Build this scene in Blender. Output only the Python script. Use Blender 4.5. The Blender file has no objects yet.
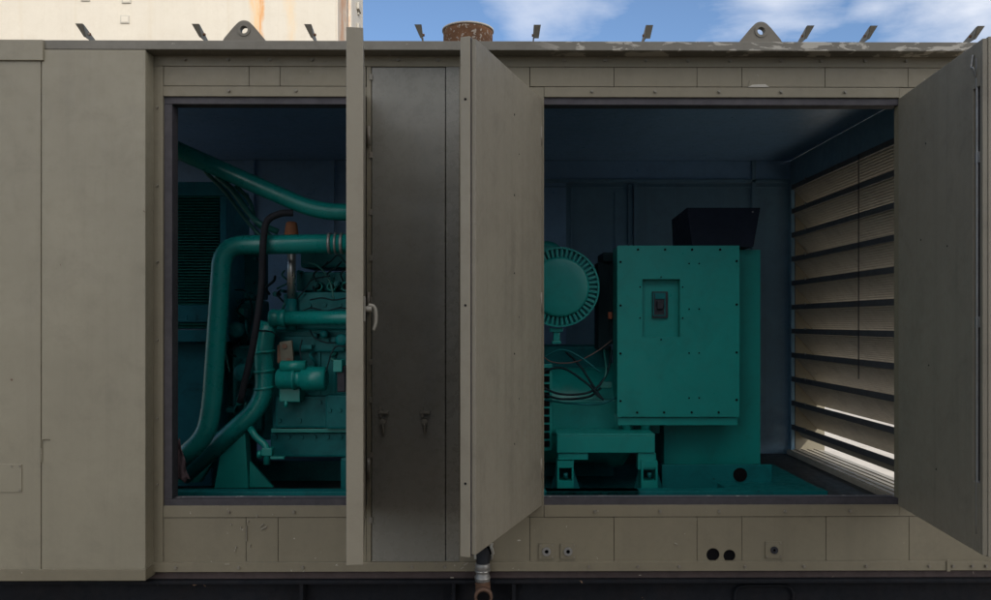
import bpy, bmesh, math, random
from mathutils import Vector, Matrix
R = math.radians
random.seed(7)
scn = bpy.context.scene
COL = scn.collection
# ------------------------------------------------------------------ camera model
D = 3.6; F = 788.0; PXC = 501.5; PYC = 322.0; CZ = 1.6; PSI = R(0.4)
def X(px, y=0.0):
    u = (px - PXC) / F
    dx = math.cos(PSI)*u + math.sin(PSI); dy = -math.sin(PSI)*u + math.cos(PSI)
    return dx / dy * (D + y)
def Z(py, y=0.0): return CZ + (PYC - py) / F * (D + y)
def P(px, py, y): return Vector((X(px, y), y, Z(py, y)))
def PD(px, py, y, y1): v = P(px, py, y); v.y = y1; return v      # straight back from P to depth y1
def M_(n, y=0.0): return n * (D + y) / F        # pixels to metres at depth y

# ------------------------------------------------------------------ materials
def nodes(m):
    m.use_nodes = True
    nt = m.node_tree
    return nt, nt.nodes, nt.links, nt.nodes['Principled BSDF']
def mixc(nt, a, b, fac, mode='MIX'):
    n = nt.nodes.new('ShaderNodeMix'); n.data_type = 'RGBA'; n.blend_type = mode
    for s, v in ((n.inputs[0], fac), (n.inputs[6], a), (n.inputs[7], b)):
        if hasattr(v, 'links'): nt.links.new(v, s)
        elif isinstance(v, (int, float)): s.default_value = v
        else: s.default_value = (*v, 1) if len(v) == 3 else v
    return n.outputs[2]
def noise(nt, scale, vec, detail=5, rough=.6, dist=0):
    mp = nt.nodes.new('ShaderNodeMapping'); nt.links.new(vec, mp.inputs[0])
    mp.inputs['Scale'].default_value = scale if hasattr(scale, '__len__') else (scale,)*3
    n = nt.nodes.new('ShaderNodeTexNoise'); n.inputs['Scale'].default_value = 1
    n.inputs['Detail'].default_value = detail; n.inputs['Roughness'].default_value = rough
    n.inputs['Distortion'].default_value = dist
    nt.links.new(mp.outputs[0], n.inputs['Vector'])
    return n.outputs['Fac']
def ramp(nt, fac, lo, hi, a=0, b=1):
    n = nt.nodes.new('ShaderNodeMapRange'); nt.links.new(fac, n.inputs[0])
    n.inputs[1].default_value = lo; n.inputs[2].default_value = hi
    n.inputs[3].default_value = a; n.inputs[4].default_value = b
    return n.outputs[0]
def math_(nt, op, a, b):
    n = nt.nodes.new('ShaderNodeMath'); n.operation = op
    for s, v in ((n.inputs[0], a), (n.inputs[1], b)):
        if hasattr(v, 'links'): nt.links.new(v, s)
        else: s.default_value = v
    return n.outputs[0]
def mat(name, col, rough=.5, metal=0, var=.12, dirt=None, dirt_amt=.5, streak=0, chips=None, chip_lo=.66,
        chip_scale=30, bump=0, bscale=60, wave=0, spec=.5, coat=0, chip2=None):
    m = bpy.data.materials.new(name); nt, N, L, b = nodes(m)
    b.inputs['Roughness'].default_value = rough; b.inputs['Metallic'].default_value = metal
    b.inputs['Specular IOR Level'].default_value = spec
    if coat: b.inputs['Coat Weight'].default_value = coat; b.inputs['Coat Roughness'].default_value = .25
    g = N.new('ShaderNodeNewGeometry').outputs['Position']
    c = mixc(nt, [x*(1-var) for x in col], [min(1, x*(1+var)) for x in col], ramp(nt, noise(nt, 2.3, g, 6), .3, .7))
    f2 = noise(nt, 22, g, 8, .7)
    c = mixc(nt, c, [x*(1-var) for x in col], ramp(nt, f2, .45, .75, 0, .7))
    if streak:
        s = noise(nt, (14, 14, .5), g, 6, .65)
        dc = dirt or [x*.55 for x in col]
        c = mixc(nt, c, dc, ramp(nt, s, .48, .8, 0, streak))
    if dirt:
        d = noise(nt, 6, g, 10, .75, .5)
        c = mixc(nt, c, dirt, ramp(nt, d, .5, .72, 0, dirt_amt))
    rr = ramp(nt, f2, .3, .7, max(.05, rough-.1), min(1, rough+.14))
    if chips:
        ch = noise(nt, chip_scale, g, 6, .55, .3)
        k = ramp(nt, ch, chip_lo, chip_lo+.012)
        c = mixc(nt, c, chips, k)
    if chip2:   # (colour, lo, scale, xmin)
        ch = noise(nt, chip2[2], g, 4, .6, .6)
        k = ramp(nt, ch, chip2[1], chip2[1]+.02)
        sx = N.new('ShaderNodeSeparateXYZ'); L.new(g, sx.inputs[0])
        k = math_(nt, 'MULTIPLY', k, ramp(nt, sx.outputs[0], chip2[3], chip2[3]+.25))
        c = mixc(nt, c, chip2[0], k)
    L.new(c, b.inputs['Base Color']); L.new(rr, b.inputs['Roughness'])
    if bump or wave:
        bn = N.new('ShaderNodeBump'); bn.inputs['Distance'].default_value = .002; bn.inputs['Strength'].default_value = max(bump, .01)
        L.new(noise(nt, bscale, g, 6), bn.inputs['Height'])
        if wave:
            b2 = N.new('ShaderNodeBump'); b2.inputs['Distance'].default_value = .03; b2.inputs['Strength'].default_value = wave
            L.new(noise(nt, 3.2, g, 2, .4), b2.inputs['Height']); L.new(b2.outputs[0], bn.inputs['Normal'])
        L.new(bn.outputs[0], b.inputs['Normal'])
    return m
TAUPE = (.250, .229, .168)
GR = (.105, .090, .068)
m_paint = mat('enclosure_paint', TAUPE, .46, var=.07, dirt=GR, dirt_amt=.22, streak=.20, bump=.12, wave=.25, chips=(.12,.07,.045), chip_lo=.735, chip_scale=22)
m_frame = mat('frame_paint', (.190, .169, .117), .5, var=.07, dirt=GR, dirt_amt=.30, streak=.18, bump=.15, wave=.15, chips=(.40,.38,.33), chip_lo=.715, chip_scale=42)
m_rail = mat('rail_paint', (.165, .155, .128), .55, var=.12, dirt=(.10,.09,.07), dirt_amt=.4, bump=.2, chip2=((.40,.38,.33), .53, (9,9,34), .15), chips=(.36,.34,.3), chip_lo=.70)
m_rail2 = mat('lug_paint', (.17,.155,.125), .55, var=.15, dirt=(.09,.07,.055), dirt_amt=.5, bump=.3)
m_clip = mat('clip_paint', (.20,.185,.15), .55, var=.15, dirt=(.12,.09,.06), dirt_amt=.5, bump=.3)
m_door_in = mat('door_inner_paint', (.232, .211, .163), .52, var=.05, dirt=(.10,.088,.07), dirt_amt=.38, streak=.40, bump=.2, wave=.08)
m_door_edge = mat('door_edge_paint', (.255, .232, .178), .5, var=.06, dirt=(.12,.09,.06), dirt_amt=.25, streak=.1, bump=.15, chips=(.15,.08,.05), chip_lo=.72, chip_scale=18)
m_gloss = mat('service_panel_paint', (.185, .180, .155), .27, var=.08, dirt=(.11,.10,.08), dirt_amt=.28, streak=.2, bump=.06, wave=.5)
m_seal = mat('rubber_seal', (.045, .042, .050), .65, var=.3, dirt=(.10,.095,.09), dirt_amt=.4, bump=.4)
m_wall_cast = mat('inner_wall_blue_cast', (.14, .265, .37), .42, var=.12, dirt=(.09,.13,.18), dirt_amt=.45, streak=.3, bump=.3)  # blue cast of the sky light painted into the wall colour
m_blue_cast = mat('blue_cast_sheet', (.18, .33, .52), .34, var=.1, dirt=(.10,.17,.26), dirt_amt=.4, bump=.2, spec=.8)  # stronger blue cast and veil of the dark bay, put into the colour
m_ceil = mat('ceiling_paint', (.20, .195, .205), .75, var=.1, dirt=(.05,.05,.055), dirt_amt=.4, bump=.3)
m_floor = mat('inner_floor', (.04, .05, .055), .6, var=.3, dirt=(.015,.015,.015), dirt_amt=.6, bump=.4)
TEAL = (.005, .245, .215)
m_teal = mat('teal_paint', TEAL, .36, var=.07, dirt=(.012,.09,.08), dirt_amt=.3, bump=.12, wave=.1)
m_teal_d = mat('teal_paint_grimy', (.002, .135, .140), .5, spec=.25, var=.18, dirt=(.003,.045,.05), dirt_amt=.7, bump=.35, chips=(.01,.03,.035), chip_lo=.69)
m_teal_s = mat('teal_pipe_paint', (.004, .215, .195), .30, var=.08, dirt=(.01,.07,.065), dirt_amt=.35, bump=.08)
m_rad = mat('radiator_core', (.02, .26, .34), .5, var=.2, dirt=(.01,.03,.03), dirt_amt=.5)
m_black = mat('black_paint', (.016, .018, .026), .6, var=.3, dirt=(.028,.034,.045), dirt_amt=.35, bump=.4)
m_skid = mat('skid_black', (.008, .010, .014), .7, spec=.2, var=.3, dirt=(.03,.022,.02), dirt_amt=.3, streak=.2, bump=.6, chips=(.30,.20,.13), chip_lo=.70, chip_scale=14)
m_rub = mat('black_rubber', (.013, .015, .02), .7, var=.2, dirt=(.035,.035,.04), dirt_amt=.3, spec=.3)
m_wire = mat('dark_wire', (.008, .025, .03), .7, spec=.2)
m_wire_t = mat('painted_wire', (.012, .14, .12), .45)
m_pinkwire = mat('red_brown_wire', (.10, .07, .06), .6)
m_rust = mat('rusty_steel', (.20, .095, .045), .85, var=.35, dirt=(.10,.06,.045), dirt_amt=.7, bump=.9, chips=(.42,.36,.30), chip_lo=.60, chip_scale=60)
m_rustp = mat('rusty_pipe', (.15, .085, .055), .7, var=.35, dirt=(.06,.04,.03), dirt_amt=.7, bump=.7)
m_rustcap = mat('rust_orange', (.42, .17, .08), .7, var=.25, dirt=(.15,.07,.04), dirt_amt=.5, bump=.5)
m_galv = mat('galvanised', (.30, .30, .29), .45, metal=.6, var=.15, dirt=(.2,.16,.12), dirt_amt=.5, bump=.3)
m_chrome = mat('bare_steel_tube', (.50, .50, .48), .3, metal=.9, var=.1)
m_bolt = mat('painted_bolt', (.20, .185, .15), .5, var=.15, dirt=(.12,.06,.03), dirt_amt=.6)
m_dark = mat('dark_recess', (.005, .005, .006), .9, spec=.1)
m_tag = mat('weathered_tag', (.13, .125, .09), .6, var=.3, dirt=(.10,.08,.06), dirt_amt=.7, bump=.3)
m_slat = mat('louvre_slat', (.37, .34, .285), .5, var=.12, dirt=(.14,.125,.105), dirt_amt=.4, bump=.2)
m_lip_shade = mat('slat_lip_shade', (.085,.09,.10), .6, dirt=(.12,.10,.08), dirt_amt=.5)  # dark colour stands in for the shadow band under each slat
m_handle = mat('handle_grey', (.19, .18, .15), .42, var=.08, dirt=(.15,.13,.1), dirt_amt=.3)
m_brass = mat('brass_fitting', (.35, .24, .10), .4, metal=.8, var=.15)
m_orange = mat('orange_plastic', (.45, .13, .06), .5)
m_cream = mat('cream_paint', (.52, .482, .41), .6, var=.03, dirt=(.42,.37,.29), dirt_amt=.28, streak=.22, bump=.15, wave=.15)
m_concrete = mat('yard_concrete', (.15, .11, .07), .9, var=.15, dirt=(.11,.085,.06), dirt_amt=.5, bump=.6, bscale=30)
m_blocker = mat('sun_blocker_blue', (.42, .60, .78), .8, var=.08, dirt=(.3,.42,.55), dirt_amt=.4, streak=.2)  # pale blue picked for its bluish reflection on the front and inside
m_ochre = mat('ochre_paint', (.55, .26, .10), .6, var=.1, dirt=(.25,.13,.07), dirt_amt=.5, streak=.3)
m_glass = mat('dark_glass', (.03, .035, .04), .1)
# cream wall with rust streaks of their own shape (x bands run down the steel)
def add_rust_band(m, bands, axis=0):
    nt = m.node_tree; b = nt.nodes['Principled BSDF']
    src = b.inputs['Base Color'].links[0].from_socket
    g = nt.nodes.new('ShaderNodeNewGeometry').outputs['Position']
    sx = nt.nodes.new('ShaderNodeSeparateXYZ'); nt.links.new(g, sx.inputs[0])
    c = src
    for x0, w, col, amt in bands:
        wob = ramp(nt, noise(nt, (4, 4, 2.2), g, 8, .7), .2, .8, -w, w)
        d = math_(nt, 'ABSOLUTE', math_(nt, 'SUBTRACT', math_(nt, 'ADD', sx.outputs[axis], wob), x0), 0)
        k = ramp(nt, d, w, w*.25, 0, 1)
        k = math_(nt, 'MULTIPLY', k, ramp(nt, noise(nt, (30, 30, 3), g, 6, .7), .30, .55, 0, amt))
        c = mixc(nt, c, col, k)
    nt.links.new(c, b.inputs['Base Color'])
YB = 7.0
m_tabg = mat('tab_grey', (.40,.38,.33), .6)
m_cream_s = mat('cream_paint_end', (.56, .505, .42), .6, var=.04, dirt=(.5,.40,.27), dirt_amt=.4, streak=.3, bump=.15)
add_rust_band(m_cream_s, [(7.36, .27, (.46,.22,.09), 1.0), (7.12, .05, (.5,.36,.22), .6)], 1)
add_rust_band(m_cream, [(X(256, YB), .12, (.60,.40,.20), .8), (X(261, YB), .055, (.55,.27,.09), .95), (X(290, YB), .10, (.58,.44,.27), .6), (X(75,YB), .03, (.46,.41,.31), .3), (X(228,YB), .03, (.46,.40,.3), .35), (X(150,YB), .05, (.47,.41,.31), .3), (X(20,YB), .04, (.47,.41,.31), .3)])

# ------------------------------------------------------------------ mesh builder
class MB:
    def __init__(s): s.bm = bmesh.new()
    def _add(s, verts, faces, smooth=False):
        vs = [s.bm.verts.new(v) for v in verts]; out = []
        for f in faces:
            try:
                fc = s.bm.faces.new([vs[i] for i in f]); fc.smooth = smooth; out.append(fc)
            except ValueError: pass
        return vs, out
    def hexa(s, c, bev=0):
        """8 corners: bottom 4 (ccw), top 4"""
        vs, fs = s._add(c, [(3,2,1,0),(4,5,6,7),(0,1,5,4),(1,2,6,5),(2,3,7,6),(3,0,4,7)])
        bmesh.ops.recalc_face_normals(s.bm, faces=fs)
        if bev:
            es = list({e for f in fs for e in f.edges})
            bmesh.ops.bevel(s.bm, geom=es, offset=bev, segments=2, profile=.6, affect='EDGES', clamp_overlap=True)
        return s
    def box(s, x0, x1, y0, y1, z0, z1, bev=.0015):
        x0, x1 = sorted((x0, x1)); y0, y1 = sorted((y0, y1)); z0, z1 = sorted((z0, z1))
        return s.hexa([(x0,y0,z0),(x1,y0,z0),(x1,y1,z0),(x0,y1,z0),(x0,y0,z1),(x1,y0,z1),(x1,y1,z1),(x0,y1,z1)], bev)
    def pbox(s, px0, py0, px1, py1, y0, y1, bev=.0015):
        """box whose near face (depth y0) spans an outline measured on the front of the machine"""
        return s.box(X(px0, y0), X(px1, y0), y0, y1, Z(py1, y0), Z(py0, y0), bev)
    def obox(s, c, ax, ay, az, bev=.0015):
        c, ax, ay, az = map(Vector, (c, ax, ay, az))
        q = [(-1,-1,-1),(1,-1,-1),(1,1,-1),(-1,1,-1),(-1,-1,1),(1,-1,1),(1,1,1),(-1,1,1)]
        return s.hexa([c + ax*a + ay*b + az*d for a, b, d in q], bev)
    def cyl(s, p0, p1, r0, r1=None, n=20, cap=True):
        r1 = r0 if r1 is None else r1
        p0, p1 = Vector(p0), Vector(p1); d = (p1-p0).normalized()
        u = d.orthogonal().normalized(); w = d.cross(u)
        vs = []
        for p, r in ((p0, r0), (p1, r1)):
            for i in range(n):
                a = 2*math.pi*i/n; vs.append(p + u*math.cos(a)*r + w*math.sin(a)*r)
        v, f = s._add(vs, [(i, (i+1) % n, n+(i+1) % n, n+i) for i in range(n)], True)
        fs = list(f)
        if cap:
            for off, rev in ((0, True), (n, False)):
                q = v[off:off+n]; fc = s.bm.faces.new(q[::-1] if rev else q); fc.smooth = False
        return s
    def lathe(s, base, axis, prof, n=28, smooth=True):
        """prof: list of (distance along axis, radius)"""
        base = Vector(base); d = Vector(axis).normalized(); u = d.orthogonal().normalized(); w = d.cross(u)
        vs = []
        for t, r in prof:
            for i in range(n):
                a = 2*math.pi*i/n; vs.append(base + d*t + u*math.cos(a)*r + w*math.sin(a)*r)
        fs = []
        for k in range(len(prof)-1):
            for i in range(n): fs.append((k*n+i, k*n+(i+1) % n, (k+1)*n+(i+1) % n, (k+1)*n+i))
        fs.append(tuple(range(n-1, -1, -1))); m = (len(prof)-1)*n; fs.append(tuple(range(m, m+n)))
        _, f = s._add(vs, fs, smooth); bmesh.ops.recalc_face_normals(s.bm, faces=f)
        f[-1].smooth = f[-2].smooth = False
        return s
    def tube(s, pts, r, n=14, sub=8, smooth_path=True):
        pts = [Vector(p) for p in pts]
        if smooth_path and len(pts) > 2:
            q = [pts[0]*2-pts[1]] + pts + [pts[-1]*2-pts[-2]]; path = []
            for i in range(1, len(q)-2):
                a, b, c, d = q[i-1:i+3]
                for k in range(sub):
                    t = k/sub
                    path.append(.5*((2*b) + (c-a)*t + (2*a-5*b+4*c-d)*t*t + (3*b-a-3*c+d)*t**3))
            path.append(pts[-1])
        else: path = pts
        up = None; vs = []
        for i, p in enumerate(path):
            d = (path[min(i+1, len(path)-1)] - path[max(i-1, 0)]).normalized()
            u = d.orthogonal().normalized() if up is None else (up - d*up.dot(d)).normalized()
            up = u; w = d.cross(u)
            rr = r(i/(len(path)-1)) if callable(r) else r
            for k in range(n):
                a = 2*math.pi*k/n; vs.append(p + u*math.cos(a)*rr + w*math.sin(a)*rr)
        fs = []
        for j in range(len(path)-1):
            for k in range(n): fs.append((j*n+k, j*n+(k+1) % n, (j+1)*n+(k+1) % n, (j+1)*n+k))
        fs.append(tuple(range(n-1, -1, -1))); m = (len(path)-1)*n; fs.append(tuple(range(m, m+n)))
        _, f = s._add(vs, fs, True); bmesh.ops.recalc_face_normals(s.bm, faces=f)
        return s
    def elbow(s, pts, r, bend=.08, n=16):
        """straight runs joined by round bends"""
        pts = [Vector(p) for p in pts]; path = [pts[0]]
        for i in range(1, len(pts)-1):
            a, b, c = pts[i-1], pts[i], pts[i+1]
            l = min(bend, (b-a).length*.48, (c-b).length*.48)
            s0 = b + (a-b).normalized()*l; s1 = b + (c-b).normalized()*l
            for k in range(9):
                t = k/8; path.append(s0*(1-t)**2 + b*2*t*(1-t) + s1*t*t)
        path.append(pts[-1])
        return s.tube(path, r, n, smooth_path=False)
    def plate(s, outer, inner, y0, y1, smooth=False):
        """ring plate between outline and hole (x,z points of equal number), extruded in y"""
        n = len(outer)
        vs = [(x, y0, z) for x, z in outer] + [(x, y0, z) for x, z in inner] + [(x, y1, z) for x, z in outer] + [(x, y1, z) for x, z in inner]
        fs = []
        for i in range(n):
            j = (i+1) % n
            fs += [(i, j, n+j, n+i), (2*n+i, 3*n+i, 3*n+j, 2*n+j), (i, 2*n+i, 2*n+j, j), (n+i, n+j, 3*n+j, 3*n+i)]
        _, f = s._add(vs, fs); bmesh.ops.recalc_face_normals(s.bm, faces=f)
        return s
    def prism(s, pts, axis, a, b, bev=0):
        """polygon extruded: axis 'y' -> pts are (x,z); axis 'x' -> (y,z)"""
        f_ = (lambda p, t: (p[0], t, p[1])) if axis == 'y' else (lambda p, t: (t, p[0], p[1]))
        n = len(pts); vs = [f_(p, a) for p in pts] + [f_(p, b) for p in pts]
        fs = [tuple(range(n)), tuple(range(2*n-1, n-1, -1))] + [(i, n+i, n+(i+1) % n, (i+1) % n) for i in range(n)]
        _, f = s._add(vs, fs); bmesh.ops.recalc_face_normals(s.bm, faces=f)
        if bev: bmesh.ops.bevel(s.bm, geom=list({e for q in f for e in q.edges}), offset=bev, segments=2, profile=.6, affect='EDGES')
        return s
    def build(s, name, m, parent=None, split='box', **kw):
        """one object per separate piece (pieces that touch stay together); returns the first"""
        bm = s.bm; seen = {}; comps = []
        for v in bm.verts:
            if v in seen: continue
            st = [v]; seen[v] = len(comps); cur = [v]
            while st:
                q = st.pop()
                for e in q.link_edges:
                    o = e.other_vert(q)
                    if o not in seen: seen[o] = len(comps); st.append(o); cur.append(o)
            comps.append(cur)
        if parent is None or split is None or kw.get('kind'): groups = [list(range(len(comps)))]
        else:
            bb = [([min(v.co[i] for v in c) for i in range(3)], [max(v.co[i] for v in c) for i in range(3)]) for c in comps]
            par = list(range(len(comps)))
            def fd(a):
                while par[a] != a: a = par[a]
                return a
            if split == 'box':
                for a in range(len(comps)):
                    for b in range(a):
                        if all(bb[a][0][i] <= bb[b][1][i]+.0022 and bb[b][0][i] <= bb[a][1][i]+.0022 for i in range(3)): par[fd(a)] = fd(b)
            gd = {}
            for a in range(len(comps)): gd.setdefault(fd(a), []).append(a)
            groups = list(gd.values())
        first = None
        for gcs in groups:
            vset = [v for c in gcs for v in comps[c]]; idx = {v: i for i, v in enumerate(vset)}
            cos = [v.co.copy() for v in vset]
            fl = [(tuple(idx[v] for v in f.verts), f.smooth) for f in bm.faces if f.verts[0] in idx]
            lo = Vector((min(c[i] for c in cos) for i in range(3))); hi = Vector((max(c[i] for c in cos) for i in range(3)))
            c = (lo+hi)/2
            if parent is None: c.z = lo.z
            me = bpy.data.meshes.new(name); me.from_pydata([q-c for q in cos], [], [f[0] for f in fl])
            me.polygons.foreach_set('use_smooth', [f[1] for f in fl]); me.materials.append(m); me.update()
            o = bpy.data.objects.new(name, me); COL.objects.link(o); WO[o.name] = c
            if parent is not None: o.parent = parent; o.location = c - WO[parent.name]
            else: o.location = c
            tag(o, **kw); first = first or o
        bm.free()
        return first
WO = {}
def tag(o, label=None, cat=None, group=None, kind=None):
    for k, v in (('label', label), ('category', cat), ('group', group), ('kind', kind)):
        if v: o[k] = v
    return o
def thing(name, label, cat, loc, group=None):
    o = bpy.data.objects.new(name, None); COL.objects.link(o); o.location = loc; o.empty_display_size = .2
    WO[o.name] = Vector(loc); return tag(o, label, cat, group)
def disc_pts(cx, cz, r, n): return [(cx + r*math.cos(2*math.pi*i/n), cz + r*math.sin(2*math.pi*i/n)) for i in range(n)]
def rect_ring(cx, cz, x0, x1, z0, z1, n):
    out = []
    for i in range(n):
        a = 2*math.pi*i/n; dx, dz = math.cos(a), math.sin(a); t = 1e9
        if dx > 1e-9: t = min(t, (x1-cx)/dx)
        if dx < -1e-9: t = min(t, (x0-cx)/dx)
        if dz > 1e-9: t = min(t, (z1-cz)/dz)
        if dz < -1e-9: t = min(t, (z0-cz)/dz)
        out.append([cx+dx*t, cz+dz*t])
    for xx in (x0, x1):              # snap the nearest ray to each corner
        for zz in (z0, z1):
            k = min(range(n), key=lambda i: (out[i][0]-xx)**2+(out[i][1]-zz)**2); out[k] = [xx, zz]
    return [tuple(p) for p in out]

# ------------------------------------------------------------------ ENCLOSURE
XL, XR, YR = -3.60, 2.275, 2.42       # ends and rear
ZT, ZB = Z(44), Z(571.5)              # roof edge and lower edge of the skin
ZF = .60                              # inner floor
enc = thing('generator_enclosure', 'taupe painted steel generator enclosure with its doors standing open', 'generator enclosure', (0, 1.2, ZB))
XW = 2.24
TB = .05                              # depth of the front frame
# --- rails, posts (frame)
f = MB()
f.pbox(147.5, 51.6, 1000, 66.6, .000, TB)                    # upper flange
f.build('header_flange', m_frame, enc)
f = MB()
f.pbox(163.2, 86.8, 366.3, 96.8, .001, TB); f.pbox(544.2, 86.8, 899.1, 96.8, .001, TB)
f.build('header_flange', m_frame, enc)
f = MB(); f.pbox(163.2, 505.5, 366.3, 517.0, .001, TB); f.pbox(544.2, 505.5, 899.1, 517.0, .001, TB)
f.build('sill_flange', m_frame, enc)
f = MB(); f.pbox(150, 562.2, 1000, 571.5, -.010, TB)
f.build('sill_flange', m_frame, enc)
# inset plates, header
back = MB()
back.pbox(151, 66.8, 1000, 86.6, .012, TB-.004); back.pbox(151, 517.2, 1000, 562, .012, TB-.004)
back.build('backing_plate', m_dark, enc)
seams_t = [163.4, 249, 280, 366, 445, 530, 614, 697, 742, 825, 908, 999]
for a, b in zip(seams_t[:-1], seams_t[1:]):
    if a in (366, 445): continue
    p = MB(); p.pbox(a+.27, 67.1, b-.27, 86.3, .004+random.uniform(0, .0015), .0115, .001); p.build('header_panel', m_frame, enc)
def holed(mb, px, py, r, a, b, t, u, y0, y1):
    mb.plate(rect_ring(X(px, y0), Z(py, y0), X(a, y0), X(b, y0), Z(u, y0), Z(t, y0), 32), disc_pts(X(px, y0), Z(py, y0), M_(r, y0), 32), y0, y1)
seams_b = [163.4, 246, 278, 366.5, 459.2, 530, 614, 697, 742, 826, 909, 999]
for a, b in zip(seams_b[:-1], seams_b[1:]):
    if a in (366.5, ): continue
    p = MB(); y0 = .004+random.uniform(0, .002)
    if a == 697:
        holed(p, 713, 555.2, 6.6, a+.27, 721.3, 517.4, 561.8, y0, .0115); holed(p, 729.5, 556.3, 6.1, 721.3, b-.27, 517.4, 561.8, y0, .0115)
    elif a == 459.2:
        p.pbox(a+.27, 517.4, 472, 561.8, y0, .0115, .001)
        # torn opening round the drain pipe
        cx, cz = X(483, y0), Z(554, y0); n = 32
        inn = [(cx + M_(9+random.uniform(-1.6, 1.8))*math.cos(2*math.pi*i/n), cz + M_(10.5+random.uniform(-2, 1.5))*math.sin(2*math.pi*i/n)) for i in range(n)]
        inn = [(x, max(z, Z(561, y0))) for x, z in inn]
        p.plate(rect_ring(cx, cz, X(472, y0), X(b-.27, y0), Z(561.8, y0), Z(517.4, y0), n), inn, y0, .0115)
    else:
        p.pbox(a+.27, 517.4, b-.27, 561.8, y0, .0115, .001)
    p.build('sill_panel', m_frame, enc)
# bright torn lips
t = MB()
for (px, py, l, a) in ((491.5, 546, 6, .2), (492.5, 551, 7, -.25), (491.5, 557, 6, .15), (474.5, 550, 4, .3), (475.5, 557, 5, -.2)):
    t.obox(P(px, py, -.004), (M_(1.2), -.006, M_(.6)), (.001, .0025, 0), (M_(l*.4)*math.sin(a), -.004, M_(l*.5)), .0008)
t.build('torn_edge', mat('bare_torn_metal', (.55,.53,.47), .5, bump=.3), enc)
# posts left and right of the openings
p = MB(); p.pbox(153.5, 66.9, 163.0, 561.9, .000, TB); p.build('door_post', m_frame, enc)
p = MB(); p.pbox(145, 60, 153.2, 563, .028, TB); p.build('post_recess', m_frame, enc)
p = MB(); p.pbox(899.2, 87, 1000, 517, .003, TB); p.build('door_post', m_frame, enc)
# middle pillar (door jambs and the closed service panel)
p = MB(); p.pbox(366.5, 67, 371.0, 561.9, .002, TB); p.pbox(459.4, 66.9, 529.6, 517, .0044, TB); p.pbox(529.8, 87, 544, 517, .0042, TB)
p.build('middle_pillar', m_frame, enc)
p = MB(); p.pbox(446.0, 66.9, 459.3, 561.9, .004, TB); p.build('door_jamb', m_gloss, enc)  # panel material stands in for door B's shadow on this strip
cp = MB(); cp.pbox(371.8, 67.4, 445.2, 561.6, .006, TB-.01, .003)
cp = cp.build('service_panel', m_gloss, enc, label='darker semi-gloss closed panel with two small catches')
b = MB(); b.pbox(445.2, 67.4, 446, 561.6, .02, TB); b.build('panel_gap', m_dark, enc)
# catches on the service panel
for px in (382.5, 424):
    c = MB()
    c.pbox(px-4.5, 411, px+6, 413.8, -.012, .006, .002); c.pbox(px-3, 407.5, px-.5, 417, -.008, .006, .001)
    c.cyl(P(px+1, 421, .006), PD(px+1, 421, .006, -.018), M_(3.0), n=16)
    c.tube([P(px+1, 421, -.012), P(px+.5, 427, -.016), P(px+1, 433, -.010)], M_(1.2), n=8)
    c.build('catch', m_handle, cp)
# hinge line and screws on pillar
h = MB()
for py in (77, 155, 212, 258, 300, 362, 400, 455, 520):
    h.pbox(369.2, py-3, 372.4, py+3, -.003, .002, .001)
h.build('hinge_plate', m_bolt, enc)
# rubber-lined inner frames of the two openings
def seal(a, b, t_, u, left, right):
    s = MB(); y0, y1 = .012, TB+.03
    s.pbox(a, t_, b, t_+7.6, y0, y1, .002)
    s.pbox(a, u-6.6, b, u, y0, y1, .002)
    if left: s.pbox(a, t_+7.7, a+8.8, u-6.7, y0, y1, .002)
    if right: s.pbox(b-2, t_+7.7, b, u-6.7, y0, y1, .002)
    s.build('rubber_seal', m_seal, enc)
seal(163.3, 366.2, 97.0, 505.3, True, True)
seal(541, 899.3, 97.0, 505.3, False, False)
lip = MB(); lip.pbox(172.4, 496.6, 366, 498.6, .05, .075, .001); lip.pbox(544, 496.6, 896, 498.6, .05, .075, .001)
lip.pbox(172.4, 104.7, 366, 106.2, .05, .075, .001); lip.pbox(544, 104.7, 896, 106.2, .05, .075, .001)
lip.build('inner_lip', mat('lip_worn', (.11,.11,.125), .5, chips=(.4,.4,.38), chip_lo=.62, chip_scale=26), enc)
# torn bits of seal and white chips along the left sill
t = MB()
for i in range(26):
    px = random.uniform(175, 196); py = random.uniform(497.5, 501.0); t.obox(P(px, py, .045), (M_(random.uniform(.4, 1.8)), 0, .0004), (0, .003, 0), (0, 0, M_(random.uniform(.3, .8))), 0)
for i in range(10):
    t.obox(P(random.uniform(560, 760), random.uniform(497.5, 499), .046), (M_(random.uniform(.5, 3)), 0, 0), (0, .002, 0), (0, 0, M_(.3)), 0)
t.build('paint_flakes', mat('white_flake', (.5,.5,.47), .6), enc, kind='stuff')
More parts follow.
